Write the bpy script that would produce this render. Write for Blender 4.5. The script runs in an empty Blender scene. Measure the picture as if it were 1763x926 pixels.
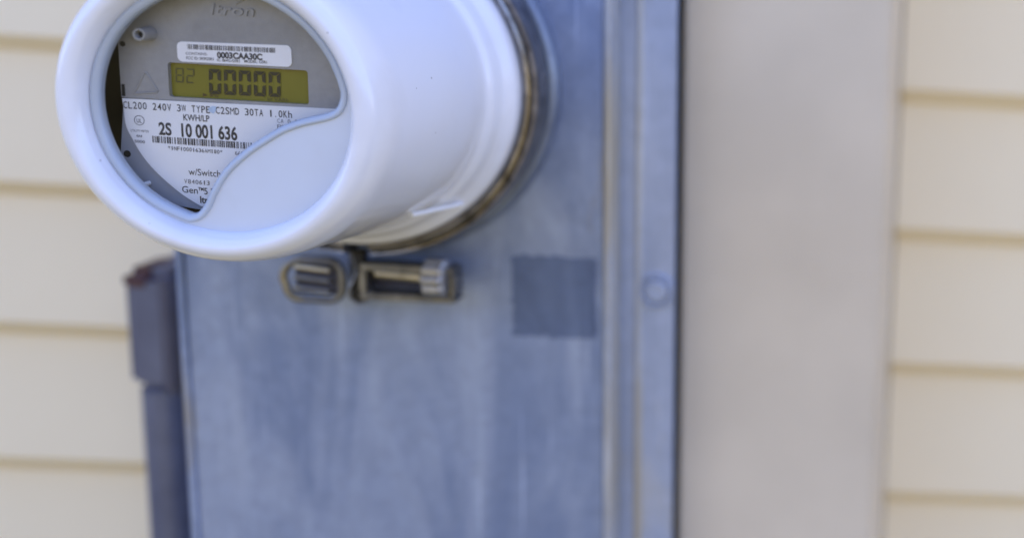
import bpy, bmesh, math, random
from mathutils import Vector, Matrix
random.seed(4)
S = bpy.context.scene
COL = S.collection
R = math.radians
PI = math.pi

# ------------------------------------------------------------------ camera
CC = Vector((0.30798, -0.60797, 0.07883))
YAW, PITCH, ROLL = -0.079823, -0.198021, 0.067086
FPX, PPX, PPY, W0, H0 = 2472.08, 1859.82, 445.57, 1763.0, 926.0
cam_d = bpy.data.cameras.new("camera"); cam = bpy.data.objects.new("camera", cam_d)
COL.objects.link(cam); S.camera = cam
cy, sy, cp, sp, cr, sr = math.cos(YAW), math.sin(YAW), math.cos(PITCH), math.sin(PITCH), math.cos(ROLL), math.sin(ROLL)
fv = Vector((-sy*cp, cy*cp, sp)); r0 = Vector((cy, sy, 0)); u0 = r0.cross(fv)
rv = cr*r0 + sr*u0; uv = -sr*r0 + cr*u0
cam.matrix_world = Matrix(((rv.x, uv.x, -fv.x, CC.x), (rv.y, uv.y, -fv.y, CC.y), (rv.z, uv.z, -fv.z, CC.z), (0, 0, 0, 1)))
cam_d.sensor_fit = 'HORIZONTAL'; cam_d.sensor_width = 36
cam_d.lens = FPX*36/W0
cam_d.shift_x = (W0/2-PPX)/W0
cam_d.shift_y = (PPY-H0/2)/W0
cam_d.clip_start = 0.01; cam_d.clip_end = 500
cam_d.dof.use_dof = True
cam_d.dof.focus_distance = 0.618
cam_d.dof.aperture_fstop = (cam_d.lens/1000)/0.0185
cam_d.dof.aperture_blades = 0

# ------------------------------------------------------------------ light
world = bpy.data.worlds.new("World"); S.world = world; world.use_nodes = True
wn = world.node_tree; bg = wn.nodes['Background']
sky = wn.nodes.new('ShaderNodeTexSky'); sky.sky_type = 'NISHITA'; sky.sun_disc = False
SUN_EL, SUN_AZ = R(60), R(25)          # the sun stands behind the house: the wall and meter are in open shade
sky.sun_elevation = SUN_EL; sky.sun_rotation = SUN_AZ
sky.dust_density = .6; sky.ozone_density = 3.5; sky.air_density = 1.0
wn.links.new(sky.outputs[0], bg.inputs[0]); bg.inputs[1].default_value = 0.15
sd = bpy.data.lights.new("sun", 'SUN'); sd.energy = 5.0; sd.angle = R(0.5); sd.color = (1, .95, .88)
so = bpy.data.objects.new("sun", sd); COL.objects.link(so)
sdir = Vector((math.sin(SUN_AZ)*math.cos(SUN_EL), math.cos(SUN_AZ)*math.cos(SUN_EL), math.sin(SUN_EL)))
so.rotation_euler = sdir.to_track_quat('Z', 'Y').to_euler()
S.view_settings.view_transform = 'Standard'; S.view_settings.look = 'None'
S.view_settings.exposure = 1.95; S.view_settings.gamma = 1.0
S.view_settings.use_white_balance = True; S.view_settings.white_balance_temperature = 6500; S.view_settings.white_balance_tint = 30

# ------------------------------------------------------------------ helpers
def at(px, py, Y):
    """world point at depth Y seen at pixel px,py of the photograph"""
    d = fv + rv*((px-PPX)/FPX) - uv*((py-PPY)/FPX)
    return CC + d*((Y-CC.y)/d.y)

def link(name, me, mat=None, parent=None, **kw):
    o = bpy.data.objects.new(name, me); COL.objects.link(o)
    if mat is not None:
        me.materials.clear(); me.materials.append(mat)
    if parent is not None: o.parent = parent
    for k, v in kw.items(): o[k] = v
    return o

def build(name, bm, mat=None, parent=None, smooth=None, **kw):
    bmesh.ops.recalc_face_normals(bm, faces=bm.faces)
    me = bpy.data.meshes.new(name); bm.to_mesh(me); bm.free()
    if smooth is not None:
        for p in me.polygons: p.use_smooth = True
        me.set_sharp_from_angle(angle=R(smooth))
    return link(name, me, mat, parent, **kw)

def empty(name, label, cat, loc=(0, 0, 0), group=None):
    o = bpy.data.objects.new(name, None); COL.objects.link(o); o.location = loc
    o.empty_display_size = .02
    o['label'] = label; o['category'] = cat
    if group: o['group'] = group
    return o

def box(bm, x0, x1, y0, y1, z0, z1, bev=0, seg=2):
    g = bmesh.ops.create_cube(bm, size=1)['verts']
    for v in g:
        v.co = Vector(((x0+x1)/2+v.co.x*(x1-x0), (y0+y1)/2+v.co.y*(y1-y0), (z0+z1)/2+v.co.z*(z1-z0)))
    if bev:
        es = {e for v in g for e in v.link_edges}
        bmesh.ops.bevel(bm, geom=list(es), offset=bev, segments=seg, affect='EDGES', clamp_overlap=True)

def lathe(bm, prof, n=160, a0=0, a1=2*PI, cx=0, cz=0, close=False):
    """revolve (radius, y) pairs about the meter's axis (the world's Y axis)"""
    full = abs(a1-a0-2*PI) < 1e-6
    k = n if full else n+1
    rows = []
    for i in range(k):
        a = a0+(a1-a0)*i/n
        rows.append([bm.verts.new((cx+r*math.cos(a), y, cz+r*math.sin(a))) for r, y in prof])
    m = len(prof)
    for i in range(n):
        A, B = rows[i], rows[(i+1) % k]
        for j in range(m-1 if not close else m):
            bm.faces.new((A[j], A[(j+1) % m], B[(j+1) % m], B[j]))
    if not full and close:
        bm.faces.new(rows[0]); bm.faces.new(rows[-1][::-1])

def smooth_prof(pts, sub=6):
    """Catmull-Rom through a profile"""
    out = []
    P = [pts[0]]+list(pts)+[pts[-1]]
    for i in range(1, len(P)-2):
        for s in range(sub):
            t = s/sub
            q = []
            for c in range(len(pts[0])):
                a, b, d, e = P[i-1][c], P[i][c], P[i+1][c], P[i+2][c]
                q.append(.5*((2*b)+(-a+d)*t+(2*a-5*b+4*d-e)*t*t+(-a+3*b-3*d+e)*t**3))
            out.append(tuple(q))
    out.append(tuple(pts[-1]))
    return out

def prism(bm, poly, y0, y1):
    """poly: list of (x, z); solid between y0 and y1"""
    A = [bm.verts.new((x, y0, z)) for x, z in poly]
    B = [bm.verts.new((x, y1, z)) for x, z in poly]
    fa = bm.faces.new(A); bm.faces.new(B[::-1])
    n = len(poly)
    for i in range(n):
        bm.faces.new((A[i], B[i], B[(i+1) % n], A[(i+1) % n]))
    return fa

def tube(bm, pts, rad, n=12, closed=False, flat=1.0):
    """tube of circular section along points"""
    rows = []
    N = len(pts)
    for i, p in enumerate(pts):
        p = Vector(p)
        a = Vector(pts[(i-1) % N] if (closed or i) else pts[0]); b = Vector(pts[(i+1) % N] if (closed or i < N-1) else pts[-1])
        t = (b-a).normalized()
        up = Vector((0, 1, 0)) if abs(t.y) < .9 else Vector((1, 0, 0))
        s = t.cross(up).normalized(); u = s.cross(t).normalized()
        rows.append([bm.verts.new(p+(s*math.cos(2*PI*k/n)+u*flat*math.sin(2*PI*k/n))*rad) for k in range(n)])
    for i in range(N if closed else N-1):
        A, B = rows[i], rows[(i+1) % N]
        for k in range(n): bm.faces.new((A[k], A[(k+1) % n], B[(k+1) % n], B[k]))
    if not closed:
        bm.faces.new(rows[0][::-1]); bm.faces.new(rows[-1])

# ------------------------------------------------------------------ materials
def mat(name, col, rough=.5, metal=0, spec=.5, coat=0, coatr=.1, nscale=0, namt=0, bump=0, bscale=200, rvar=0, sub=0):
    m = bpy.data.materials.new(name); m.use_nodes = True
    nt = m.node_tree; b = nt.nodes['Principled BSDF']
    b.inputs['Base Color'].default_value = (*col, 1)
    b.inputs['Roughness'].default_value = rough; b.inputs['Metallic'].default_value = metal
    b.inputs['Specular IOR Level'].default_value = spec
    b.inputs['Coat Weight'].default_value = coat; b.inputs['Coat Roughness'].default_value = coatr
    if sub:
        b.inputs['Subsurface Weight'].default_value = sub; b.inputs['Subsurface Radius'].default_value = (.004, .004, .004)
        b.inputs['Subsurface Scale'].default_value = .5
    tc = nt.nodes.new('ShaderNodeTexCoord')
    if nscale:
        n = nt.nodes.new('ShaderNodeTexNoise'); n.inputs['Scale'].default_value = nscale; n.inputs['Detail'].default_value = 6
        nt.links.new(tc.outputs['Object'], n.inputs['Vector'])
        mx = nt.nodes.new('ShaderNodeMix'); mx.data_type = 'RGBA'
        mr = nt.nodes.new('ShaderNodeMapRange'); mr.inputs[1].default_value = .35; mr.inputs[2].default_value = .65
        nt.links.new(n.outputs[0], mr.inputs[0]); nt.links.new(mr.outputs[0], mx.inputs[0])
        mx.inputs[6].default_value = (*[c*(1-namt) for c in col], 1); mx.inputs[7].default_value = (*[min(1, c*(1+namt)) for c in col], 1)
        nt.links.new(mx.outputs[2], b.inputs['Base Color'])
        if rvar:
            m2 = nt.nodes.new('ShaderNodeMapRange'); m2.inputs[3].default_value = rough-rvar; m2.inputs[4].default_value = rough+rvar
            nt.links.new(n.outputs[0], m2.inputs[0]); nt.links.new(m2.outputs[0], b.inputs['Roughness'])
    if bump:
        n2 = nt.nodes.new('ShaderNodeTexNoise'); n2.inputs['Scale'].default_value = bscale; n2.inputs['Detail'].default_value = 4
        nt.links.new(tc.outputs['Object'], n2.inputs['Vector'])
        bp = nt.nodes.new('ShaderNodeBump'); bp.inputs['Strength'].default_value = bump; bp.inputs['Distance'].default_value = .001
        nt.links.new(n2.outputs[0], bp.inputs['Height']); nt.links.new(bp.outputs[0], b.inputs['Normal'])
    return m

def cover_plastic(name, col, rough):
    """glossy white plastic with specks of dirt and faint scuffs"""
    m = mat(name, col, rough, coat=.25, coatr=.12, bump=.04, bscale=60, rvar=0)
    nt = m.node_tree; b = nt.nodes['Principled BSDF']; L = nt.links
    tc = [n for n in nt.nodes if n.type == 'TEX_COORD'][0]
    v = nt.nodes.new('ShaderNodeTexVoronoi'); v.inputs['Scale'].default_value = 150; L.new(tc.outputs['Object'], v.inputs['Vector'])
    sep = nt.nodes.new('ShaderNodeSeparateColor'); L.new(v.outputs['Color'], sep.inputs[0])
    rad = nt.nodes.new('ShaderNodeMapRange'); rad.inputs[1].default_value = .80; rad.inputs[2].default_value = 1; rad.inputs[3].default_value = 0; rad.inputs[4].default_value = .075
    L.new(sep.outputs[0], rad.inputs[0])
    sub = nt.nodes.new('ShaderNodeMath'); sub.operation = 'SUBTRACT'; L.new(rad.outputs[0], sub.inputs[0]); L.new(v.outputs['Distance'], sub.inputs[1])
    k = nt.nodes.new('ShaderNodeMapRange'); k.inputs[1].default_value = -.01; k.inputs[2].default_value = .01; L.new(sub.outputs[0], k.inputs[0])
    k.inputs[4].default_value = .75
    n = nt.nodes.new('ShaderNodeTexNoise'); n.inputs['Scale'].default_value = 22; n.inputs['Detail'].default_value = 7; L.new(tc.outputs['Object'], n.inputs['Vector'])
    g = nt.nodes.new('ShaderNodeMapRange'); g.inputs[1].default_value = .5; g.inputs[2].default_value = .8; g.inputs[4].default_value = .22; L.new(n.outputs[0], g.inputs[0])
    m1 = nt.nodes.new('ShaderNodeMix'); m1.data_type = 'RGBA'; m1.inputs[6].default_value = (*col, 1); m1.inputs[7].default_value = (.36, .33, .28, 1); L.new(g.outputs[0], m1.inputs[0])
    m2 = nt.nodes.new('ShaderNodeMix'); m2.data_type = 'RGBA'; m2.inputs[7].default_value = (.12, .10, .08, 1); L.new(m1.outputs[2], m2.inputs[6]); L.new(k.outputs[0], m2.inputs[0])
    L.new(m2.outputs[2], b.inputs['Base Color'])
    return m

def metal_sheet(name, base, dark, rust=None, metal=.5, rough=.45, streak=(5, 5, 1.2), rust_at=.62):
    """weathered galvanised sheet: blotches, vertical runs, fine scratches, rust"""
    m = mat(name, base, rough, metal, bump=.12, bscale=140)
    nt = m.node_tree; b = nt.nodes['Principled BSDF']; L = nt.links
    tc = [n for n in nt.nodes if n.type == 'TEX_COORD'][0]
    mp = nt.nodes.new('ShaderNodeMapping'); mp.inputs['Scale'].default_value = streak; L.new(tc.outputs['Object'], mp.inputs[0])
    n = nt.nodes.new('ShaderNodeTexNoise'); n.inputs['Scale'].default_value = 5; n.inputs['Detail'].default_value = 8; n.inputs['Roughness'].default_value = .62; n.inputs['Distortion'].default_value = .6
    L.new(mp.outputs[0], n.inputs['Vector'])
    mr = nt.nodes.new('ShaderNodeMapRange'); mr.inputs[1].default_value = .38; mr.inputs[2].default_value = .66; L.new(n.outputs[0], mr.inputs[0])
    m1 = nt.nodes.new('ShaderNodeMix'); m1.data_type = 'RGBA'; m1.inputs[6].default_value = (*dark, 1); m1.inputs[7].default_value = (*base, 1); L.new(mr.outputs[0], m1.inputs[0])
    out = m1.outputs[2]
    v = nt.nodes.new('ShaderNodeTexVoronoi'); v.inputs['Scale'].default_value = 160; L.new(tc.outputs['Object'], v.inputs['Vector'])
    ms = nt.nodes.new('ShaderNodeMix'); ms.data_type = 'RGBA'; ms.blend_type = 'MULTIPLY'; ms.inputs[0].default_value = .10
    vs_ = nt.nodes.new('ShaderNodeSeparateColor'); L.new(v.outputs['Color'], vs_.inputs[0])
    L.new(out, ms.inputs[6]); L.new(vs_.outputs[0], ms.inputs[7]); out = ms.outputs[2]
    if rust:
        n3 = nt.nodes.new('ShaderNodeTexNoise'); n3.inputs['Scale'].default_value = 30; n3.inputs['Detail'].default_value = 9
        mp2 = nt.nodes.new('ShaderNodeMapping'); mp2.inputs['Scale'].default_value = (1, 1, .25); mp2.inputs['Location'].default_value = (3, 1, 7); L.new(tc.outputs['Object'], mp2.inputs[0])
        L.new(mp2.outputs[0], n3.inputs['Vector'])
        r3 = nt.nodes.new('ShaderNodeMapRange'); r3.inputs[1].default_value = rust_at-.04; r3.inputs[2].default_value = rust_at+.1; L.new(n3.outputs[0], r3.inputs[0])
        m3 = nt.nodes.new('ShaderNodeMix'); m3.data_type = 'RGBA'; m3.inputs[7].default_value = (*rust, 1); L.new(out, m3.inputs[6]); L.new(r3.outputs[0], m3.inputs[0]); out = m3.outputs[2]
    L.new(out, b.inputs['Base Color'])
    mp3 = nt.nodes.new('ShaderNodeMapping'); mp3.inputs['Scale'].default_value = (260, 260, 9); mp3.inputs['Rotation'].default_value = (0, .12, 0); L.new(tc.outputs['Object'], mp3.inputs[0])
    n4 = nt.nodes.new('ShaderNodeTexNoise'); n4.inputs['Scale'].default_value = 1; n4.inputs['Detail'].default_value = 3; L.new(mp3.outputs[0], n4.inputs['Vector'])
    r4 = nt.nodes.new('ShaderNodeMapRange'); r4.inputs[1].default_value = .66; r4.inputs[2].default_value = .72; r4.inputs[4].default_value = .35; L.new(n4.outputs[0], r4.inputs[0])
    m4 = nt.nodes.new('ShaderNodeMix'); m4.data_type = 'RGBA'; m4.inputs[7].default_value = (*[min(1, c*1.5+.05) for c in base], 1); L.new(out, m4.inputs[6]); L.new(r4.outputs[0], m4.inputs[0]); out = m4.outputs[2]
    L.new(out, b.inputs['Base Color'])
    rr = nt.nodes.new('ShaderNodeMapRange'); rr.inputs[3].default_value = rough+.15; rr.inputs[4].default_value = rough-.1; L.new(n.outputs[0], rr.inputs[0]); L.new(rr.outputs[0], b.inputs['Roughness'])
    return m

def clear_mat(name, tint=(.97, .98, 1), refl=.9, rough=.02):
    m = bpy.data.materials.new(name); m.use_nodes = True; nt = m.node_tree; nt.nodes.clear()
    o = nt.nodes.new('ShaderNodeOutputMaterial'); mx = nt.nodes.new('ShaderNodeMixShader')
    t = nt.nodes.new('ShaderNodeBsdfTransparent'); t.inputs[0].default_value = (*tint, 1)
    g = nt.nodes.new('ShaderNodeBsdfGlossy'); g.inputs['Roughness'].default_value = rough
    f = nt.nodes.new('ShaderNodeFresnel'); f.inputs[0].default_value = 1.45
    k = nt.nodes.new('ShaderNodeMath'); k.operation = 'MULTIPLY'; k.inputs[1].default_value = refl
    nt.links.new(f.outputs[0], k.inputs[0]); nt.links.new(k.outputs[0], mx.inputs[0])
    nt.links.new(t.outputs[0], mx.inputs[1]); nt.links.new(g.outputs[0], mx.inputs[2]); nt.links.new(mx.outputs[0], o.inputs[0])
    return m

M_COVER = cover_plastic('cover_plastic', (.77, .78, .83), .17)
M_FACE = cover_plastic('face_plastic', (.57, .62, .70), .38)
M_LIP = mat('window_lip_plastic', (.40, .455, .53), .3, coat=.15, nscale=30, namt=.05)
M_GLASS = clear_mat('window_clear', (.985, .99, 1), .45)
M_DARK = mat('dark_interior', (.011, .010, .010), .6, nscale=40, namt=.2)
M_HOUSING = mat('grey_housing', (.30, .30, .30), .42, nscale=300, namt=.04, bump=.12, bscale=900)
M_TRAY = mat('grey_tray', (.40, .425, .47), .4, nscale=60, namt=.06)
M_WHITE = mat('nameplate_white', (.80, .81, .83), .4, nscale=8, namt=.02)
M_STICK = mat('sticker_white', (.86, .86, .87), .45, nscale=15, namt=.015)
M_INK = mat('ink_black', (.035, .035, .04), .5, nscale=300, namt=.3)
M_INKG = mat('ink_grey', (.16, .16, .18), .5, nscale=300, namt=.2)
M_BLUE = mat('reflection_blue', (.42, .55, .72), .4, nscale=200, namt=.1)  # tint of the reflection painted on the nameplate
M_LCD = mat('lcd_olive', (.20, .18, .02), .35, spec=.3, nscale=12, namt=.06)
M_SEG = mat('lcd_segment', (.018, .017, .008), .35, nscale=100, namt=.1)
M_SEGF = mat('lcd_segment_faint', (.075, .068, .018), .35, nscale=100, namt=.1)
M_SEGB = mat('lcd_segment_brown', (.08, .045, .014), .35, nscale=100, namt=.1)
M_HOLE = mat('hole_black', (.012, .012, .014), .7, nscale=50, namt=.2)
M_RING = metal_sheet('worn_steel_ring', (.50, .46, .42), (.14, .125, .11), rust=(.17, .12, .07), metal=.95, rough=.2, streak=(9, 9, 9), rust_at=.66)
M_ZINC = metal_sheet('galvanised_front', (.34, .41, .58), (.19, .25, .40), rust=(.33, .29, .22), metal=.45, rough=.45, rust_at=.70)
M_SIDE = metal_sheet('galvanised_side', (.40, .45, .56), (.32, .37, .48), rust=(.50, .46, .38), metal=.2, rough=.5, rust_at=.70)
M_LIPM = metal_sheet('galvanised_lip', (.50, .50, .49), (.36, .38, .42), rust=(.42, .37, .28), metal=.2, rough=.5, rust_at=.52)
M_HUB = metal_sheet('hub_metal', (.27, .32, .40), (.17, .20, .27), metal=.4, rough=.42, streak=(4, 4, 4))
M_STEEL = metal_sheet('latch_steel', (.24, .24, .24), (.12, .12, .125), rust=(.35, .28, .12), metal=.8, rough=.38, streak=(9, 9, 9), rust_at=.6)
M_NUT = metal_sheet('nut_metal', (.45, .45, .47), (.25, .25, .26), metal=.7, rough=.35)
M_BRASS = metal_sheet('brass_rod', (.62, .56, .42), (.40, .35, .25), metal=.8, rough=.35, streak=(9, 9, 9))
M_PATCH = metal_sheet('sticker_residue', (.15, .20, .31), (.09, .125, .21), metal=.2, rough=.55)
M_PIPE = metal_sheet('fitting_metal', (.17, .19, .27), (.11, .12, .18), metal=.4, rough=.45)
M_RUSTCAP = metal_sheet('rusty_cap', (.15, .06, .045), (.06, .03, .035), metal=.2, rough=.6)
M_STRAP = metal_sheet('dark_strap', (.10, .10, .14), (.06, .06, .09), metal=.3, rough=.5)
M_SIDING = mat('cream_vinyl', (.88, .74, .50), .5, nscale=3, namt=.05, bump=.15, bscale=60)
M_TRIM = mat('trim_vinyl', (.70, .59, .44), .5, nscale=6, namt=.09, bump=.1, bscale=60)
M_SHEATH = mat('wall_sheathing', (.2, .19, .17), .8, nscale=5, namt=.1)
M_GROUND = mat('lawn_soil', (.095, .088, .034), .9, nscale=3, namt=.35, bump=.5, bscale=40)

# ------------------------------------------------------------------ the setting: ground and house wall
YW = 0.318                               # front of the siding
bm = bmesh.new()
N = 48
def gz(x, y):
    """lawn round the house, rising to an added, unseen bank across the yard"""
    t = min(1, max(0, (-y-3.5)/7)); t = t*t*(3-2*t)
    return -1.25+3.4*t+.03*math.sin(x*1.7+y*2.3)+.35*t*math.sin(x*.31+1)  # the rise is added out of view to cut low sky light
vs = [[bm.verts.new((-60+120*i/N, -60+120*j/N, gz(-60+120*i/N, -60+120*j/N))) for j in range(N+1)] for i in range(N+1)]
for i in range(N):
    for j in range(N): bm.faces.new((vs[i][j], vs[i+1][j], vs[i+1][j+1], vs[i][j+1]))
build('ground', bm, M_GROUND, kind='structure')

bm = bmesh.new(); box(bm, -4, 4, YW+.014, YW+.16, -1.2, 1.32)
wall = build('house_wall', bm, M_SHEATH, kind='structure')
LAP = .0905; Z0 = -.0130
# one siding board, its lower edge (butt) at z = 0, leaning out towards the bottom
def board_mesh(x0, x1):
    bm = bmesh.new()
    pr = [(YW+.0112, LAP+.012), (YW+.0004, .0125), (YW+.0002, .0105), (YW+.0010, .0090), (YW+.0085, .0008), (YW+.0092, 0.0), (YW+.0122, 0.0), (YW+.0126, .003), (YW+.0138, LAP+.012)]
    nx = 1
    A = [bm.verts.new((x0, y, z)) for y, z in pr]; B = [bm.verts.new((x1, y, z)) for y, z in pr]
    n = len(pr)
    for i in range(n): bm.faces.new((A[i], A[(i+1) % n], B[(i+1) % n], B[i]))
    bm.faces.new(A); bm.faces.new(B[::-1])
    bmesh.ops.recalc_face_normals(bm, faces=bm.faces)
    me = bpy.data.meshes.new('siding_board'); bm.to_mesh(me); bm.free(); me.materials.append(M_SIDING)
    return me
YT = .212; TX0 = at(1174, 250, YT).x; TX1 = TX0+.115                     # the vertical trim board
meL, meR = board_mesh(-3.9, TX0-.001), board_mesh(TX1+.001, 3.9)
for k in range(-12, 14):
    for me in (meL, meR):
        o = link('siding_board', me, None, wall); o.location = (0, 0, Z0+k*LAP)
bm = bmesh.new(); box(bm, TX0, TX1, YT, YW+.013, -1.15, 1.25, .0025, 3)
build('trim_board', bm, M_TRIM, wall, smooth=40)

# ------------------------------------------------------------------ meter box
YB = .166
mb = empty('meter_box', 'blue-grey galvanised steel meter box mounted on the cream siding behind the round meter', 'meter box', (0, YB, -.1))
def rel(o, root): o.location = -Vector(root.location); return o
def mbp(name, bm, m, smooth=35, **kw): return rel(build(name, bm, m, mb, smooth, **kw), mb)
XL, XR = -.1045, .1125
ZT, ZB = .21, -.40
bm = bmesh.new(); box(bm, XL, XR, YB, YB+.0016, ZB, ZT, .0006, 2)
mbp('front_cover', bm, M_ZINC)
# rolled lips along the cover's upright edges
for s, x in ((1, XR), (-1, XL)):
    bm = bmesh.new()
    pr = [(0, 0), (.0008, -.0016), (.0024, -.0022), (.0040, -.0014), (.0046, .001), (.0046, .016), (.0038, .016), (.0036, .003), (0, .0016)]
    A = [bm.verts.new((x+s*a, YB+b, ZT)) for a, b in pr]; B = [bm.verts.new((x+s*a, YB+b, ZB)) for a, b in pr]
    for i in range(len(pr)): bm.faces.new((A[i], A[(i+1) % len(pr)], B[(i+1) % len(pr)], B[i]))
    bm.faces.new(A); bm.faces.new(B[::-1])
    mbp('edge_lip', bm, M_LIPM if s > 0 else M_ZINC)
# body behind the cover: a wider pan whose flange faces the street
YFl = YB+.017
xf = at(1164, 250, YFl).x
W = xf
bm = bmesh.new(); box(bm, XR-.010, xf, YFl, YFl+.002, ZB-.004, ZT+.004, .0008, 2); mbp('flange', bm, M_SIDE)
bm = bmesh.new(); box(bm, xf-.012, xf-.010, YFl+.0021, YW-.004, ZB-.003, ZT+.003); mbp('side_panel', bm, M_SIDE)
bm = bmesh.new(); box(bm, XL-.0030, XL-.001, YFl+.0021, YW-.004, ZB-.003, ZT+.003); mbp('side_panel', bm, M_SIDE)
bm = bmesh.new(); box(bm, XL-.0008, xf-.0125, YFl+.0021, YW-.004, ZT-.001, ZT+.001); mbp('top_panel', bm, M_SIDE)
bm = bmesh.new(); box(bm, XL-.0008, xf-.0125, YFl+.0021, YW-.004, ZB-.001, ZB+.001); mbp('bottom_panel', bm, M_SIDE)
# upright pressed bead on the flange
xb_ = at(1101, 250, YFl).x
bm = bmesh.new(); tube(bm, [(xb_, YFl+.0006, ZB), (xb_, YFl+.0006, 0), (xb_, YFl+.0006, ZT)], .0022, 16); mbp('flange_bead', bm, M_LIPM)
# round knockout low on the flange
kp = at(1131, 500, YFl); 
bm = bmesh.new(); lathe(bm, [(.0098, YFl+.0005), (.0097, YFl-.0012), (.0087, YFl-.0018), (.0078, YFl-.0012), (.0074, YFl-.0004)], 60, cx=kp.x, cz=kp.z)
ko = mbp('knockout', bm, M_SIDE)
bm = bmesh.new(); lathe(bm, [(.0060, YFl+.0002), (.0059, YFl-.0020), (.0050, YFl-.0026), (.0001, YFl-.0024)], 50, cx=kp.x, cz=kp.z)
build('knockout_plug', bm, M_SIDE, ko, 35)
# raised round hub
bm = bmesh.new()
lathe(bm, smooth_prof([(.0905, YB+.0014), (.0912, YB-.001), (.0905, YB-.0055), (.0888, YB-.0078), (.0860, YB-.0082), (.080, YB-.0078), (.074, YB-.0078)], 5), 200)
hub = mbp('hub', bm, M_HUB, 50)
# residue of an old sticker, a screw
pA, pB = at(882, 438, YB), at(1030, 440, YB)
bm = bmesh.new()
jr = random.Random(8); pl_ = []
xa_, xb_, za_, zb_ = pA.x, XR-.004, at(950, 580, YB).z, pA.z
for (ax, az, bx, bz) in ((xa_, zb_, xa_, za_), (xa_, za_, xb_, za_), (xb_, za_, xb_, zb_), (xb_, zb_, xa_, zb_)):
    for k in range(26):
        t = k/26; w = .0005*(1 if jr.random() < .8 else 3)
        pl_.append((ax+(bx-ax)*t+jr.uniform(-w, w), az+(bz-az)*t+jr.uniform(-w, w)))
prism(bm, pl_, YB-.0002, YB+.0006); mbp('sticker_residue', bm, M_PATCH)
p = at(757, 413, YB-.0025)
bm = bmesh.new(); lathe(bm, [(.0001, YB-.004), (.0022, YB-.0036), (.0034, YB-.0022), (.0036, YB+.001)], 20, cx=p.x, cz=p.z); mbp('screw', bm, M_STEEL)

# ------------------------------------------------------------------ fitting at the left of the box
pf = at(255, 470, .27)
ft = empty('conduit_fitting', 'dark rust-topped metal conduit fitting beside the lower left edge of the meter box', 'fitting', (pf.x, .27, pf.z))
bm = bmesh.new()
xa, xb = at(204, 480, .245).x, at(299, 480, .245).x
zt_ = at(250, 466, .245).z
box(bm, xa, xb, .245, .30, zt_-.075, zt_, .007, 5)
rel(build('fitting_body', bm, M_PIPE, ft, 40), ft)
bm = bmesh.new(); box(bm, xa-.0006, xa+(xb-xa)*.66, .2443, .285, zt_-.016, zt_+.0006, .006, 5)
rel(build('cap', bm, M_RUSTCAP, ft, 40), ft)
bm = bmesh.new(); box(bm, xb-.011, xb+.0005, .2432, .285, zt_-.074, zt_-.001, .003, 3)
rel(build('side_strap', bm, M_STRAP, ft, 40), ft)
bm = bmesh.new(); lathe(bm, [(.0001, 0), (.0125, 0), (.0125, 1.0), (.0001, 1.0)], 40)
for v in bm.verts: v.co = Vector(((xa+xb)/2+v.co.x, .258+v.co.z, zt_-.074-v.co.y))
rel(build('conduit', bm, M_PIPE, ft, 40), ft)

# ------------------------------------------------------------------ sealing ring with its latch
sr_ = empty('sealing_ring', 'worn brownish steel sealing ring clamped round the back of the white meter cover', 'sealing ring', (0, .138, -.088))
def srp(name, bm, m, smooth=40, **kw): return rel(build(name, bm, m, sr_, smooth, **kw), sr_)
g0 = -PI/2+.05; g1 = -PI/2-.10+2*PI
bm = bmesh.new()
lathe(bm, [(.0806, .1372), (.0810, .1335), (.0820, .1316), (.0836, .1310), (.0848, .1316), (.0856, .1334), (.0861, .1338), (.0866, .1328), (.0874, .1326), (.0880, .1338), (.0882, .1365), (.0880, .150), (.0868, .152), (.0860, .150), (.0855, .1385)], 200, g0, g1, close=True)
srp('clamp_band', bm, M_RING, 28)
def srx(px, py, Y=.142): return at(px, py, Y)
def frame_loop(bm, x0, x1, z0, z1, y0, y1, t):
    box(bm, x0, x1, y0, y1, z1-t, z1, t*.3, 2)
    box(bm, x0, x1, y0, y1, z0, z0+t, t*.3, 2)
    box(bm, x0, x0+t, y0+.0003, y1-.0003, z0+t*1.01, z1-t*1.01, t*.25, 2)
    box(bm, x1-t, x1, y0+.0003, y1-.0003, z0+t*1.01, z1-t*1.01, t*.25, 2)
# right lug: an open steel frame round the clamping screw
a, b_ = srx(624, 447), srx(790, 514)
bm = bmesh.new(); frame_loop(bm, a.x, b_.x, b_.z-.0015, a.z-.001, .136, .150, .0034)
srp('latch_frame', bm, M_STEEL)
bm = bmesh.new(); box(bm, a.x+.0030, b_.x-.0030, .1495, .1512, b_.z+.002, a.z-.0035); srp('latch_plate', bm, M_STRAP)
bm = bmesh.new(); p0, p1 = srx(648, 470, .138), srx(728, 478, .138)
tube(bm, [p0, p1], .0024, 16); srp('clamp_screw', bm, M_BRASS)
bm = bmesh.new(); pc = srx(752, 478, .137)
rr = .0105; NF = 9; nn = NF*8; A = []
for xx, kk in ((-.0055, .80), (-.0042, 1.0), (.0042, 1.0), (.0055, .80)):
    ring_ = []
    for q in range(nn):
        a_ = 2*PI*q/nn; r_ = rr*kk*(1-.16*(.5+.5*math.cos(NF*a_))**2)
        ring_.append(bm.verts.new((pc.x+xx, pc.y+r_*math.cos(a_), pc.z+r_*math.sin(a_))))
    A.append(ring_)
for j in range(3):
    for q in range(nn): bm.faces.new((A[j][q], A[j][(q+1) % nn], A[j+1][(q+1) % nn], A[j+1][q]))
bm.faces.new(A[0]); bm.faces.new(A[-1])
srp('knurled_nut', bm, M_NUT, 30)
a, b_ = srx(486, 444), srx(590, 518)
bm = bmesh.new(); lp = []; rc = .007
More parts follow.
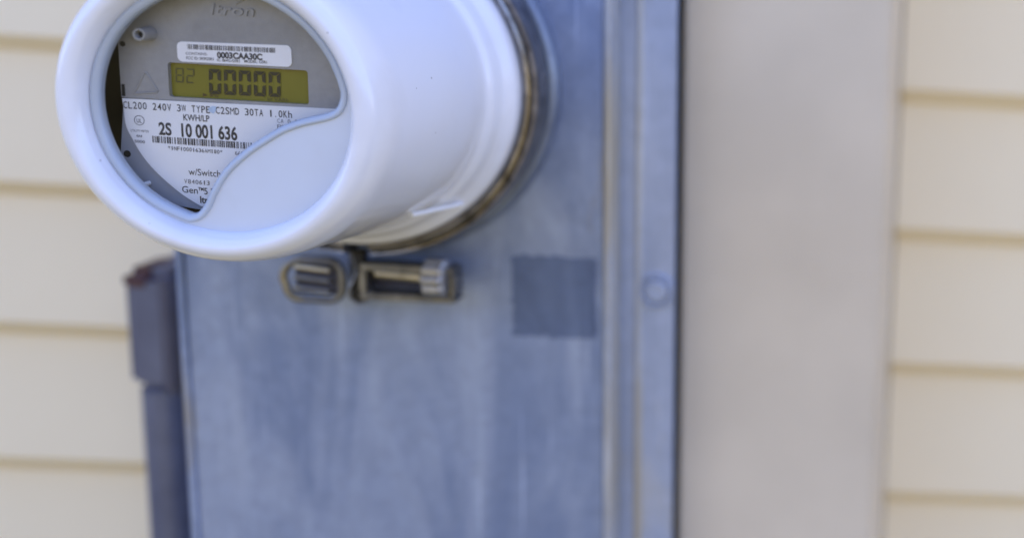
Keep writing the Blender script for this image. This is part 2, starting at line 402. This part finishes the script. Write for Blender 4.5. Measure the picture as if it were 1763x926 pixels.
for cxx, czz, a0 in ((b_.x-rc, a.z-rc, 0), (a.x+rc*1.5, a.z-rc*1.5, 90), (a.x+rc*1.2, b_.z+rc, 180), (b_.x-rc, b_.z+rc, 270)):
    rq = rc*(1.5 if a0 == 90 else 1)
    for k in range(7): lp.append((cxx+rq*math.cos(R(a0+15*k)), .142, czz+rq*math.sin(R(a0+15*k))))
tube(bm, lp, .0021, 12, closed=True)
srp('latch_frame', bm, M_STEEL)
bm = bmesh.new(); box(bm, a.x+.004, b_.x-.002, .1475, .1490, b_.z+.002, a.z-.004); srp('latch_plate', bm, M_STRAP)
for q in range(3):
    bm = bmesh.new(); tube(bm, [srx(508, 458+18*q, .139), srx(568, 466+18*q, .139)], .0016, 10); srp('latch_bar', bm, M_BRASS if q == 0 else M_STEEL)
bm = bmesh.new(); wp = smooth_prof([tuple(srx(603, 432, .139)), tuple(srx(612, 470, .136)), tuple(srx(600, 505, .134)), tuple(srx(618, 522, .135)), tuple(srx(640, 512, .137)), tuple(srx(636, 500, .138))], 6)
tube(bm, wp, .0006, 8); srp('seal_wire', bm, M_STEEL)
# near-black block painting the shade of the gap between the two lugs
a, b_ = srx(594, 440), srx(622, 505)
bm = bmesh.new(); box(bm, a.x, b_.x, .146, .153, b_.z-.006, a.z+.002, .001, 2); srp('gap_shade', bm, M_DARK)

# ------------------------------------------------------------------ the meter
RF, YF = .0516, .004
meter = empty('electric_meter', 'round white plastic electricity meter with clear window over its olive display and printed nameplate', 'electric meter', (0, .138, 0))
def mp_(name, bm, m, smooth=35, parent=None, **kw):
    o = build(name, bm, m, parent or meter, smooth, **kw)
    if parent is None: rel(o, meter)
    return o
# shell: rounded front rim, long tapering barrel, stepped rear flange
bm = bmesh.new()
prof = [(.0512, .0062), (.0516, .0040), (.0524, .0010), (.0545, -.0022), (.0575, -.0036), (.0606, -.0024), (.0632, .0012), (.0648, .0070), (.0657, .0140),
        (.0663, .026), (.0673, .045), (.0687, .068), (.0699, .088), (.0706, .1000), (.0709, .1060), (.0716, .1090), (.0736, .1118), (.0747, .1156), (.0758, .1195), (.0776, .1220), (.0796, .1240), (.0806, .1270), (.0809, .133), (.0809, .137)]
lathe(bm, smooth_prof(prof, 5), 240)
lathe(bm, [(.0809, .137), (.074, .137), (.0675, .1), (.0615, .014), (.0512, .0062)], 120)
shell = mp_('cover_shell', bm, M_COVER, 60)
bm = bmesh.new(); lathe(bm, [(.0535, .0082), (.0610, .0145), (.0645, .06), (.0672, .105), (.001, .105)], 90)
mp_('interior_liner', bm, M_DARK)

# window outline on the face plane, from pixels of the S-curve and the circle's arc
def fp_(x, y, Y=YF): q = at(x, y, Y); return (q.x, q.z)
S_OUT = [fp_(*q) for q in [(599, 160), (597, 180), (588, 197), (570, 207), (546, 213), (520, 219), (490, 230), (463, 246), (434, 265), (404, 291), (388, 311), (374, 336), (365, 357), (355, 371), (343, 380), (326, 382.5)]]
S_IN = [fp_(*q) for q in [(577, 168), (578, 182), (572, 191), (560, 195.5), (540, 200), (515, 209), (487, 220), (458, 234), (428, 254), (402, 277), (380, 303), (366, 328), (357, 347), (350, 360), (341, 367), (328, 369.5)]]
def sub_curve(pts, k=4): return smooth_prof(pts, k)
def arc(p, q, r0_, r1_, n=110):
    """arc the long way (left, over the top, to the right) from point p to point q on the circle"""
    a0 = math.atan2(p[1], p[0]); a1 = math.atan2(q[1], q[0])
    if a0 > 0: a0 -= 2*PI
    a0n = a0 % (2*PI); a1n = a1 % (2*PI)
    if a1n > a0n: a1n -= 2*PI
    return [((r0_+(r1_-r0_)*i/n)*math.cos(a0n+(a1n-a0n)*i/n), (r0_+(r1_-r0_)*i/n)*math.sin(a0n+(a1n-a0n)*i/n)) for i in range(1, n)]
def outline(Sp, rr):
    s = sub_curve(Sp)
    p, q = s[-1], s[0]
    # blend the ends of the S on to the arc
    def blend(a):
        n = len(a); out = []
        rp, rq = math.hypot(*p), math.hypot(*q)
        for i, (x, z) in enumerate(a):
            t = i/(n-1); r_ = math.hypot(x, z)
            w1 = max(0, 1-t/.10); w2 = max(0, 1-(1-t)/.10)
            w1 = w1*w1*(3-2*w1); w2 = w2*w2*(3-2*w2)
            k_ = rr*(1-w1-w2)+rp*w1+rq*w2
            out.append((x/r_*k_, z/r_*k_))
        return out
    return s+blend(arc(p, q, rr, rr))
OUT = outline(S_OUT, RF-.0003); 
def resample(poly, n):
    L = [0]; P = poly+[poly[0]]
    for i in range(len(poly)): L.append(L[-1]+math.dist(P[i], P[i+1]))
    out = []; j = 0
    for k in range(n):
        d = L[-1]*k/n
        while L[j+1] < d: j += 1
        t = (d-L[j])/max(1e-9, L[j+1]-L[j])
        out.append((P[j][0]+(P[j+1][0]-P[j][0])*t, P[j][1]+(P[j+1][1]-P[j][1])*t))
    return out
NL = 260
OUT = resample(OUT, NL)
# the lip: an inward-rounded band between the two outlines
def nearest_offset(poly, off):
    n = len(poly); out = []
    for i in range(n):
        a, b2 = poly[i-1], poly[(i+1) % n]
        tx, tz = b2[0]-a[0], b2[1]-a[1]; l = math.hypot(tx, tz)
        nx, nz = -tz/l, tx/l
        out.append((poly[i][0]+nx*off, poly[i][1]+nz*off))
    return out
area = sum(OUT[i][0]*OUT[(i+1) % NL][1]-OUT[(i+1) % NL][0]*OUT[i][1] for i in range(NL))
sg = 1 if area > 0 else -1
bm = bmesh.new()
rows = []
for off, y in ((0, YF+.0004), (.0001, YF-.0005), (.0005, YF-.0009), (.0012, YF-.0009), (.0020, YF-.0006), (.0027, YF-.0002), (.0031, YF+.0004), (.0033, YF+.0020), (.0033, YF+.0040)):
    rows.append([bm.verts.new((x, y, z)) for x, z in nearest_offset(OUT, sg*off)])
for A, B in zip(rows, rows[1:]):
    for i in range(NL): bm.faces.new((A[i], A[(i+1) % NL], B[(i+1) % NL], B[i]))
mp_('window_lip', bm, M_LIP, 50)
# the clear pane, set a little back in the lip
bm = bmesh.new(); bm.faces.new([bm.verts.new((x, YF+.0018, z)) for x, z in nearest_offset(OUT, sg*.0030)])
mp_('window_pane', bm, M_GLASS, None)
# the plain part of the face: circle minus the window
bm = bmesh.new()
cir = [bm.verts.new((.0517*math.cos(2*PI*i/200), YF, .0517*math.sin(2*PI*i/200))) for i in range(200)]
hol = [bm.verts.new((x, YF, z)) for x, z in nearest_offset(OUT, sg*.0002)]
ed = [bm.edges.new((L_[i], L_[(i+1) % len(L_)])) for L_ in (cir, hol) for i in range(len(L_))]
bmesh.ops.triangle_fill(bm, use_beauty=True, edges=ed)
mp_('front_face', bm, M_FACE, None)

# ---- inside: grey housing, tray, nameplate
YD = .0165                                   # housing front
bm = bmesh.new()
xl = at(206, 120, YD).x
# upper housing plate: disc cut by an upright left edge and by the nameplate's top edge
HR = .0600
zt = at(390, 178, YD).z
def disc_poly(rad, xmin, zmin, zmax, n=160):
    out = []
    for i in range(n):
        x, z = rad*math.cos(2*PI*i/n), rad*math.sin(2*PI*i/n)
        out.append((max(x, xmin), min(max(z, zmin), zmax)))
    o2 = []
    for q in out:
        if not o2 or math.dist(q, o2[-1]) > 1e-6: o2.append(q)
    return o2
# housing with the display recess cut out: four slabs round the opening would show seams, so bridge a ring
LCD = [at(288.5, 110, YD), at(529.5, 119.5, YD), at(530.5, 181, YD), at(292, 166.5, YD)]
lx0 = LCD[0].x; lx1 = LCD[1].x; lz1 = (LCD[0].z+LCD[1].z)/2; lz0 = (LCD[2].z+LCD[3].z)/2
housing_root = None
poly = disc_poly(HR, xl, zt, .06)
bm = bmesh.new()
outer = [bm.verts.new((x, YD, z)) for x, z in poly]
oe = [bm.edges.new((outer[i], outer[(i+1) % len(outer)])) for i in range(len(outer))]
lcdp = []
cr_ = .0012
for cxx, czz, a0 in ((lx1-cr_, lz1-cr_, 0), (lx0+cr_, lz1-cr_, 90), (lx0+cr_, lz0+cr_, 180), (lx1-cr_, lz0+cr_, 270)):
    for k in range(5): lcdp.append((cxx+cr_*math.cos(R(a0+22.5*k)), czz+cr_*math.sin(R(a0+22.5*k))))
inner = [bm.verts.new((x, YD, z)) for x, z in lcdp]
ie = [bm.edges.new((inner[i], inner[(i+1) % len(inner)])) for i in range(len(inner))]
bmesh.ops.triangle_fill(bm, use_beauty=True, edges=oe+ie)
innb = [bm.verts.new((x, YD+.0030, z)) for x, z in lcdp]
for i in range(len(inner)): bm.faces.new((inner[i], inner[(i+1) % len(inner)], innb[(i+1) % len(inner)], innb[i]))
outb = [bm.verts.new((v.co.x, YD+.03, v.co.z)) for v in outer]
for i in range(len(outer)): bm.faces.new((outer[i], outb[i], outb[(i+1) % len(outer)], outer[(i+1) % len(outer)]))
housing = mp_('dial_housing', bm, M_HOUSING, 30)
bm = bmesh.new(); prism(bm, [(lx0-.0003, lz0-.0003), (lx1+.0003, lz0-.0003), (lx1+.0003, lz1+.0003), (lx0-.0003, lz1+.0003)], YD+.0022, YD+.0045)
lcd = mp_('display', bm, M_LCD, None)

# lower tray (darker grey) round the nameplate
_t = at(325, 357, YD); TR = math.hypot(_t.x, _t.z); print('TR', TR, at(206, 120, YD), at(575, 60, YD), at(575, 185, YD))
tray_poly = [(xl, zt-.0002)]+[(at(x, y, YD+.0015).x, at(x, y, YD+.0015).z) for x, y in ((206, 300), (238, 334), (272, 348), (300, 353), (325, 357.5), (350, 362), (400, 366), (470, 352), (530, 310))]+[(.042, zt-.0002)]
bm = bmesh.new(); prism(bm, tray_poly, YD+.0015, YD+.03)
mp_('lower_tray', bm, M_TRAY, None)
# nameplate: arc of its own centre
YN = YD-.0004
npix = [(213, 188), (217, 217), (229, 241), (243, 265), (262, 289), (286, 312), (314, 335), (341, 352), (352, 357)]
NP = [at(x, y, YN) for x, y in npix]
left = smooth_prof([(q.x, q.z) for q in NP], 6)
zr = at(574, 187.5, YN); zl = at(210, 169.5, YN)
poly = [(zl.x, zl.z)]+left+[(0, -.046), (.02, -.044), (.036, -.032), (.044, -.016), (.048, zr.z)]
bm = bmesh.new(); prism(bm, poly, YN, YD+.0035)
plate = mp_('nameplate', bm, M_WHITE, None)

# ---- printed and moulded details
CUR = [bpy.data.curves.new('letters', 'FONT')]
def glyph_mesh(txt, bold=0.0, depth=0.0, shear=0.0):
    c = bpy.data.curves.new('letters', 'FONT'); c.body = txt; c.size = 1; c.offset = bold; c.extrude = depth; c.resolution_u = 4; c.shear = shear
    o = bpy.data.objects.new('letters', c); COL.objects.link(o)
    dg = bpy.context.evaluated_depsgraph_get(); me = bpy.data.meshes.new_from_object(o.evaluated_get(dg))
    bpy.data.objects.remove(o); bpy.data.curves.remove(c)
    return me
CACHE = {}
def text(name, txt, p0, p1, hpx, Y, m, parent, mono=False, bold=0.0, lift=.00012, depth=0, shear=0, hscale=1):
    """lay txt from baseline pixel p0 to p1 with capital height hpx (pixels) on the plane at depth Y"""
    a, b2 = at(*p0, Y), at(*p1, Y)
    up = at(p0[0], p0[1]-hpx, Y); H = (up.z-a.z)*hscale
    bm = bmesh.new()
    if mono:
        n = len(txt); cell = (b2.x-a.x)/n
        for i, ch in enumerate(txt):
            if ch == ' ': continue
            me = glyph_mesh(ch, bold*(0 if ch in 'WM' else 1))
            xs = [v.co.x for v in me.vertices]; w = max(xs)-min(xs)
            tgt = cell*.78 if w > .3 else (cell*.15 if ch == '.' else cell*.4)
            if ch in 'WM': tgt = cell*.9
            if ch in '1I': tgt = cell*.28
            off = len(bm.verts); bm.from_mesh(me); bm.verts.ensure_lookup_table()
            x0 = a.x+cell*(i+.5)-tgt/2; zb = a.z+(b2.z-a.z)*(i+.5)/n
            for v in bm.verts[off:]:
                v.co = Vector((x0+(v.co.x-min(xs))/w*tgt, Y-lift-v.co.z*H, zb+v.co.y/.729*H))
            bpy.data.meshes.remove(me)
    else:
        me = glyph_mesh(txt, bold, depth, shear); xs = [v.co.x for v in me.vertices]; x0, x1 = min(xs), max(xs)
        bm.from_mesh(me); bpy.data.meshes.remove(me)
        for v in bm.verts:
            t = (v.co.x-x0)/(x1-x0)
            v.co = Vector((a.x+t*(b2.x-a.x), Y-lift-v.co.z*H, a.z+t*(b2.z-a.z)+v.co.y/.729*H))
    me = bpy.data.meshes.new(name); bm.to_mesh(me); bm.free()
    return link(name, me, m, parent)
def bars(name, p0, p1, hpx, Y, m, parent, n, seed, lift=.0001):
    rnd = random.Random(seed); a, b2 = at(*p0, Y), at(*p1, Y); H = at(p0[0], p0[1]-hpx, Y).z-a.z
    ws = [rnd.choice((1, 1, 1, 2, 2, 3)) for _ in range(2*n+1)]; T = sum(ws); x = 0; bm = bmesh.new()
    for i, w in enumerate(ws):
        if i % 2 == 0:
            xa, xb = a.x+(b2.x-a.x)*x/T, a.x+(b2.x-a.x)*(x+w)/T; za = a.z+(b2.z-a.z)*x/T
            bm.faces.new([bm.verts.new((xx, Y-lift, zz)) for xx, zz in ((xa, za), (xb, za), (xb, za+H), (xa, za+H))])
        x += w
    me = bpy.data.meshes.new(name); bm.to_mesh(me); bm.free(); return link(name, me, m, parent)

# the white sticker above the display
YS = YD-.0005
c = [at(304, 71.5, YS), at(501, 79, YS), at(501, 116, YS), at(304, 106, YS)]
x0, x1 = c[0].x, c[1].x; rr = .0021
bm = bmesh.new(); pl = []
for (cxx, czz, a0) in ((x1-rr, c[1].z-rr, 0), (x0+rr, c[0].z-rr, 90), (x0+rr, c[3].z+rr, 180), (x1-rr, c[2].z+rr, 270)):
    for k in range(7): pl.append((cxx+rr*math.cos(R(a0+15*k)), czz+rr*math.sin(R(a0+15*k))))
prism(bm, pl, YS, YD+.0002)
sticker = mp_('sticker', bm, M_STICK, None)
def onto(o):                                  # children of a part keep the world place
    return o
bars('barcode', (323, 85), (474, 91.5), 8.5, YS, M_INK, sticker, 62, 3)
text('lettering', 'CONTAINS:', (320, 94.3), (357, 95.8), 4.6, YS, M_INKG, sticker, bold=.01)
text('lettering', '0003CAA30C', (374, 100), (452, 103.6), 10.5, YS, M_INK, sticker, bold=.045)
text('lettering', 'FCC ID: SK9G5R1', (321, 102.4), (368, 104.6), 5, YS, M_INK, sticker, bold=.01)
text('lettering', 'IC: 864G-G5R1', (374, 106), (413, 108), 5, YS, M_INK, sticker, bold=.012)
text('lettering', 'MODEL: G5R1', (421, 108.2), (460, 110), 5, YS, M_INK, sticker, bold=.012)

# display characters
YL = YD+.0022
def seven(bm, x, z, w, h, t, segs, sl, Y):
    def P(u, v): return (x+u+sl*v, z+v)
    def poly(ps): bm.faces.new([bm.verts.new((px, Y, pz)) for px, pz in (P(*q) for q in ps)])
    g = t*.12; h2 = h/2
    if 'a' in segs: poly([(g, h), (w-g, h), (w-t-g, h-t), (t+g, h-t)])
    if 'd' in segs: poly([(g, 0), (t+g, t), (w-t-g, t), (w-g, 0)])
    if 'g' in segs: poly([(t*.5+g, h2), (t+g, h2+t/2), (w-t-g, h2+t/2), (w-t*.5-g, h2), (w-t-g, h2-t/2), (t+g, h2-t/2)])
    for s_, (xo, d_, lo) in {'f': (0, 1, 0), 'b': (w, -1, 0), 'e': (0, 1, 1), 'c': (w, -1, 1)}.items():
        if s_ in segs:
            if lo: poly([(xo, g), (xo, h2-g-t*.15), (xo+d_*t*.9, h2-t*.55-g), (xo+d_*t, t+g)])
            else: poly([(xo, h-g), (xo, h2+g+t*.15), (xo+d_*t*.9, h2+t*.55+g), (xo+d_*t, h-t-g)])
a, b2 = at(361, 162, YL), at(489, 168, YL); h = at(361, 119, YL).z-a.z
bm = bmesh.new(); pitch = (b2.x-a.x)/5
for k in range(5): seven(bm, a.x+pitch*k, a.z+(b2.z-a.z)*k/4.6+.0000, pitch*.80, h, pitch*.25, 'abcdef', .03, YL-.00035)
me = bpy.data.meshes.new('digits'); bm.to_mesh(me); bm.free(); link('digits', me, M_SEG, lcd)
a, b2 = at(303, 142, YL), at(338, 144.5, YL); h = at(303, 117, YL).z-a.z
bm = bmesh.new(); pitch = (b2.x-a.x)/2
seven(bm, a.x, a.z, pitch*.80, h, pitch*.14, 'abcdefg', .05, YL-.0003); seven(bm, a.x+pitch*1.05, b2.z+.0001, pitch*.80, h, pitch*.14, 'abged', .05, YL-.0003)
me = bpy.data.meshes.new('small_digits'); bm.to_mesh(me); bm.free(); link('small_digits', me, M_SEGF, lcd)
text('lettering', 'kr VARh', (461, 173.5), (497, 176), 6.5, YL, M_SEGF, lcd, bold=.005)
text('lettering', 'W Vu', (361, 167), (376, 168), 5, YL, M_SEGB, lcd, bold=.02)
q = [at(350, 160.5, YL), at(350, 166.5, YL), at(358, 164, YL)]
bm = bmesh.new(); bm.faces.new([bm.verts.new((v.x, YL-.0003, v.z)) for v in q]); me = bpy.data.meshes.new('arrow_mark'); bm.to_mesh(me); bm.free(); link('arrow_mark', me, M_SEGB, lcd)

# nameplate print
T = lambda s, p0, p1, h_, m=M_INK, **k: text('lettering', s, p0, p1, h_, YN, m, plate, **k)
T('CL200 240V 3W TYPE C2SMD 30TA 1.0Kh', (212, 186.5), (504, 203.5), 12.5, M_INK, mono=True, bold=.008)
T('KWH/LP', (316, 207.3), (361, 209.8), 11, M_INK, bold=.015)
T('2S', (274, 231.5), (296, 233), 21.5, M_INK, bold=.03)
T('10 001 636', (313, 235), (409, 241.5), 23, M_INK, bold=.03)
T('*1NF10001636AMI80*', (289, 258), (384, 265.5), 7, M_INK, mono=True, bold=.004)
T('668201', (405, 267), (433, 269.3), 7.2, M_INKG)
T('w/Switch', (325, 301), (380, 305), 12, M_INK)
T('V840613', (317, 315.5), (362, 319), 7.8, M_INK, mono=True)
T('Gen', (314, 331), (341, 333.5), 11.5, M_INK, bold=.008)
T('TM', (341.5, 328), (351, 328.8), 6, M_INK, bold=.02)
T('5 RF', (352, 334.3), (378, 336.3), 11.5, M_INK, bold=.01)
T('Itron', (345, 349), (373, 351.5), 11.5, M_INK, bold=.03)
T('CA 0.5', (477, 211.5), (513, 214), 7.5, M_INKG, mono=True)
T('FM 60Hz', (477, 221.5), (516, 224), 7.5, M_INKG, mono=True)
T('UTILITY METER', (225, 226.5), (257, 228.5), 4, M_INKG)
T('4A4', (235, 236), (245, 236.8), 4.6, M_INKG, bold=.02)
T('5000', (232, 245.5), (250, 247), 5, M_INKG, bold=.02)
bars('barcode', (263, 245.5), (434, 257.5), 11.5, YN, M_INK, plate, 52, 9)
# round test mark
cmk = at(240, 207.5, YN)
bm = bmesh.new()
for i in range(36):
    a0, a1 = 2*PI*i/36, 2*PI*(i+1)/36
    bm.faces.new([bm.verts.new((cmk.x+r_*math.cos(a), YN-.0001, cmk.z+r_*math.sin(a))) for r_, a in ((.0021, a0), (.0021, a1), (.0018, a1), (.0018, a0))])
me = bpy.data.meshes.new('round_mark'); bm.to_mesh(me); bm.free(); link('round_mark', me, M_INKG, plate)
T('UL', (235.5, 211), (244.5, 212), 7, M_INKG, bold=.02)
# bluish reflection painted as a flat patch over the printed line
q = [at(x, y, YN) for x, y in ((358, 187), (366, 183), (373, 184), (372, 191), (368, 196), (361, 193))]
bm = bmesh.new(); bm.faces.new([bm.verts.new((v.x, YN-.0002, v.z)) for v in q]); me = bpy.data.meshes.new('painted_reflection'); bm.to_mesh(me); bm.free(); link('painted_reflection', me, M_BLUE, plate)

# housing relief: fine ribs, warning triangle, raised maker's name, boss, holes
for k in range(9):
    a, b2 = at(335, 34+4.4*k, YD), at(520-4*k*0, 43+4.4*k, YD)
    bm = bmesh.new(); box(bm, a.x-.001*k*.3, b2.x, YD-.00018, YD+.0003, a.z-.00018, a.z+.00018); build('rib', bm, M_HOUSING, housing, None)
bm = bmesh.new()
tri = [at(250, 122, YD), at(273, 159, YD), at(231, 161, YD)]
cen = (tri[0]+tri[1]+tri[2])/3
pts = []
for i in range(3):
    p, n1, p1 = tri[i], tri[(i+1) % 3], tri[i-1]
    d1 = (n1-p).normalized(); d0 = (p1-p).normalized()
    for w in (0, .5, 1): pts.append(p+(d0*(1-w)+d1*w)*.0008)
tube(bm, pts, .00055, 8, closed=True)
build('warning_triangle', bm, M_HOUSING, housing, 40)
text('raised_name', 'Itron', (361, 25), (439, 28.5), 19, YD, M_HOUSING, housing, bold=.03, depth=.06, lift=.0004, shear=.15)
q0, q1 = at(406, 8, YD), at(420, 0, YD)
bm = bmesh.new(); tube(bm, [q0, q1], .0004, 8); build('raised_accent', bm, M_HOUSING, housing, 40)
pb = at(239, 60, YD-.008)
bm = bmesh.new(); lathe(bm, [(.00145, YD-.003), (.0015, YD-.0076), (.0017, YD-.0081), (.0024, YD-.0081), (.0026, YD-.0077), (.0030, YD+.0004)], 40, cx=pb.x, cz=pb.z)
boss = build('boss', bm, M_HOUSING, housing, 40)
bm = bmesh.new(); lathe(bm, [(.00001, YD-.0055), (.00148, YD-.0055)], 24, cx=pb.x, cz=pb.z); build('boss_hole', bm, M_HOLE, housing, None)
def hole(px, py, r_, Y, m=M_HOLE):
    p = at(px, py, Y); bm = bmesh.new(); lathe(bm, [(.00001, Y-.0001), (r_*.8, Y-.0001), (r_, Y+.0002)], 28, cx=p.x, cz=p.z); return build('screw_hole', bm, m, housing, None)
hole(211, 76, .0013, YD); hole(219, 265, .0017, YD+.0015)
p0_, p1_ = at(209, 145, YD), at(216, 166, YD)
bm = bmesh.new(); box(bm, p0_.x, p1_.x, YD-.0001, YD+.0002, p1_.z, p0_.z); build('slot', bm, M_HOLE, housing, None)
p = at(192, 94, .055); bm = bmesh.new()
pts = [(p.x+.0017*math.cos(2*PI*i/28), .055, p.z+.0017*math.sin(2*PI*i/28)) for i in range(28)]
tube(bm, pts, .00035, 8, closed=True); mp_('inner_ring', bm, M_TRAY, 40)
# white moulded tab on the tray and the rib on the barrel
bm = bmesh.new(); tube(bm, [at(236, 321, .013), at(258, 315, .0175)], .0010, 10); mp_('white_tab', bm, M_WHITE, 40)

def cone_hit(px, py):
    """first point of the barrel (taken as its profile) seen at a pixel"""
    d = (fv+rv*((px-PPX)/FPX)-uv*((py-PPY)/FPX)).normalized()
    pr = [(r_, y) for r_, y in prof if y > .006]
    t = .4
    while t < 1.1:
        p = CC+d*t; rr = math.hypot(p.x, p.z)
        for (ra, ya), (rb, yb) in zip(pr, pr[1:]):
            if ya <= p.y <= yb and rr < ra+(rb-ra)*(p.y-ya)/(yb-ya): return p
        t += .0003
    return None
h0, h1 = cone_hit(706, 367), cone_hit(792, 348)
if h0 and h1:
    up_ = Vector((h0.x, 0, h0.z)).normalized()*.0011
    bm = bmesh.new(); tube(bm, [h0+up_, h0.lerp(h1, .5)+up_, h1+up_], .00115, 12); mp_('moulded_rib', bm, M_WHITE, 50)
print('rib', h0, h1)
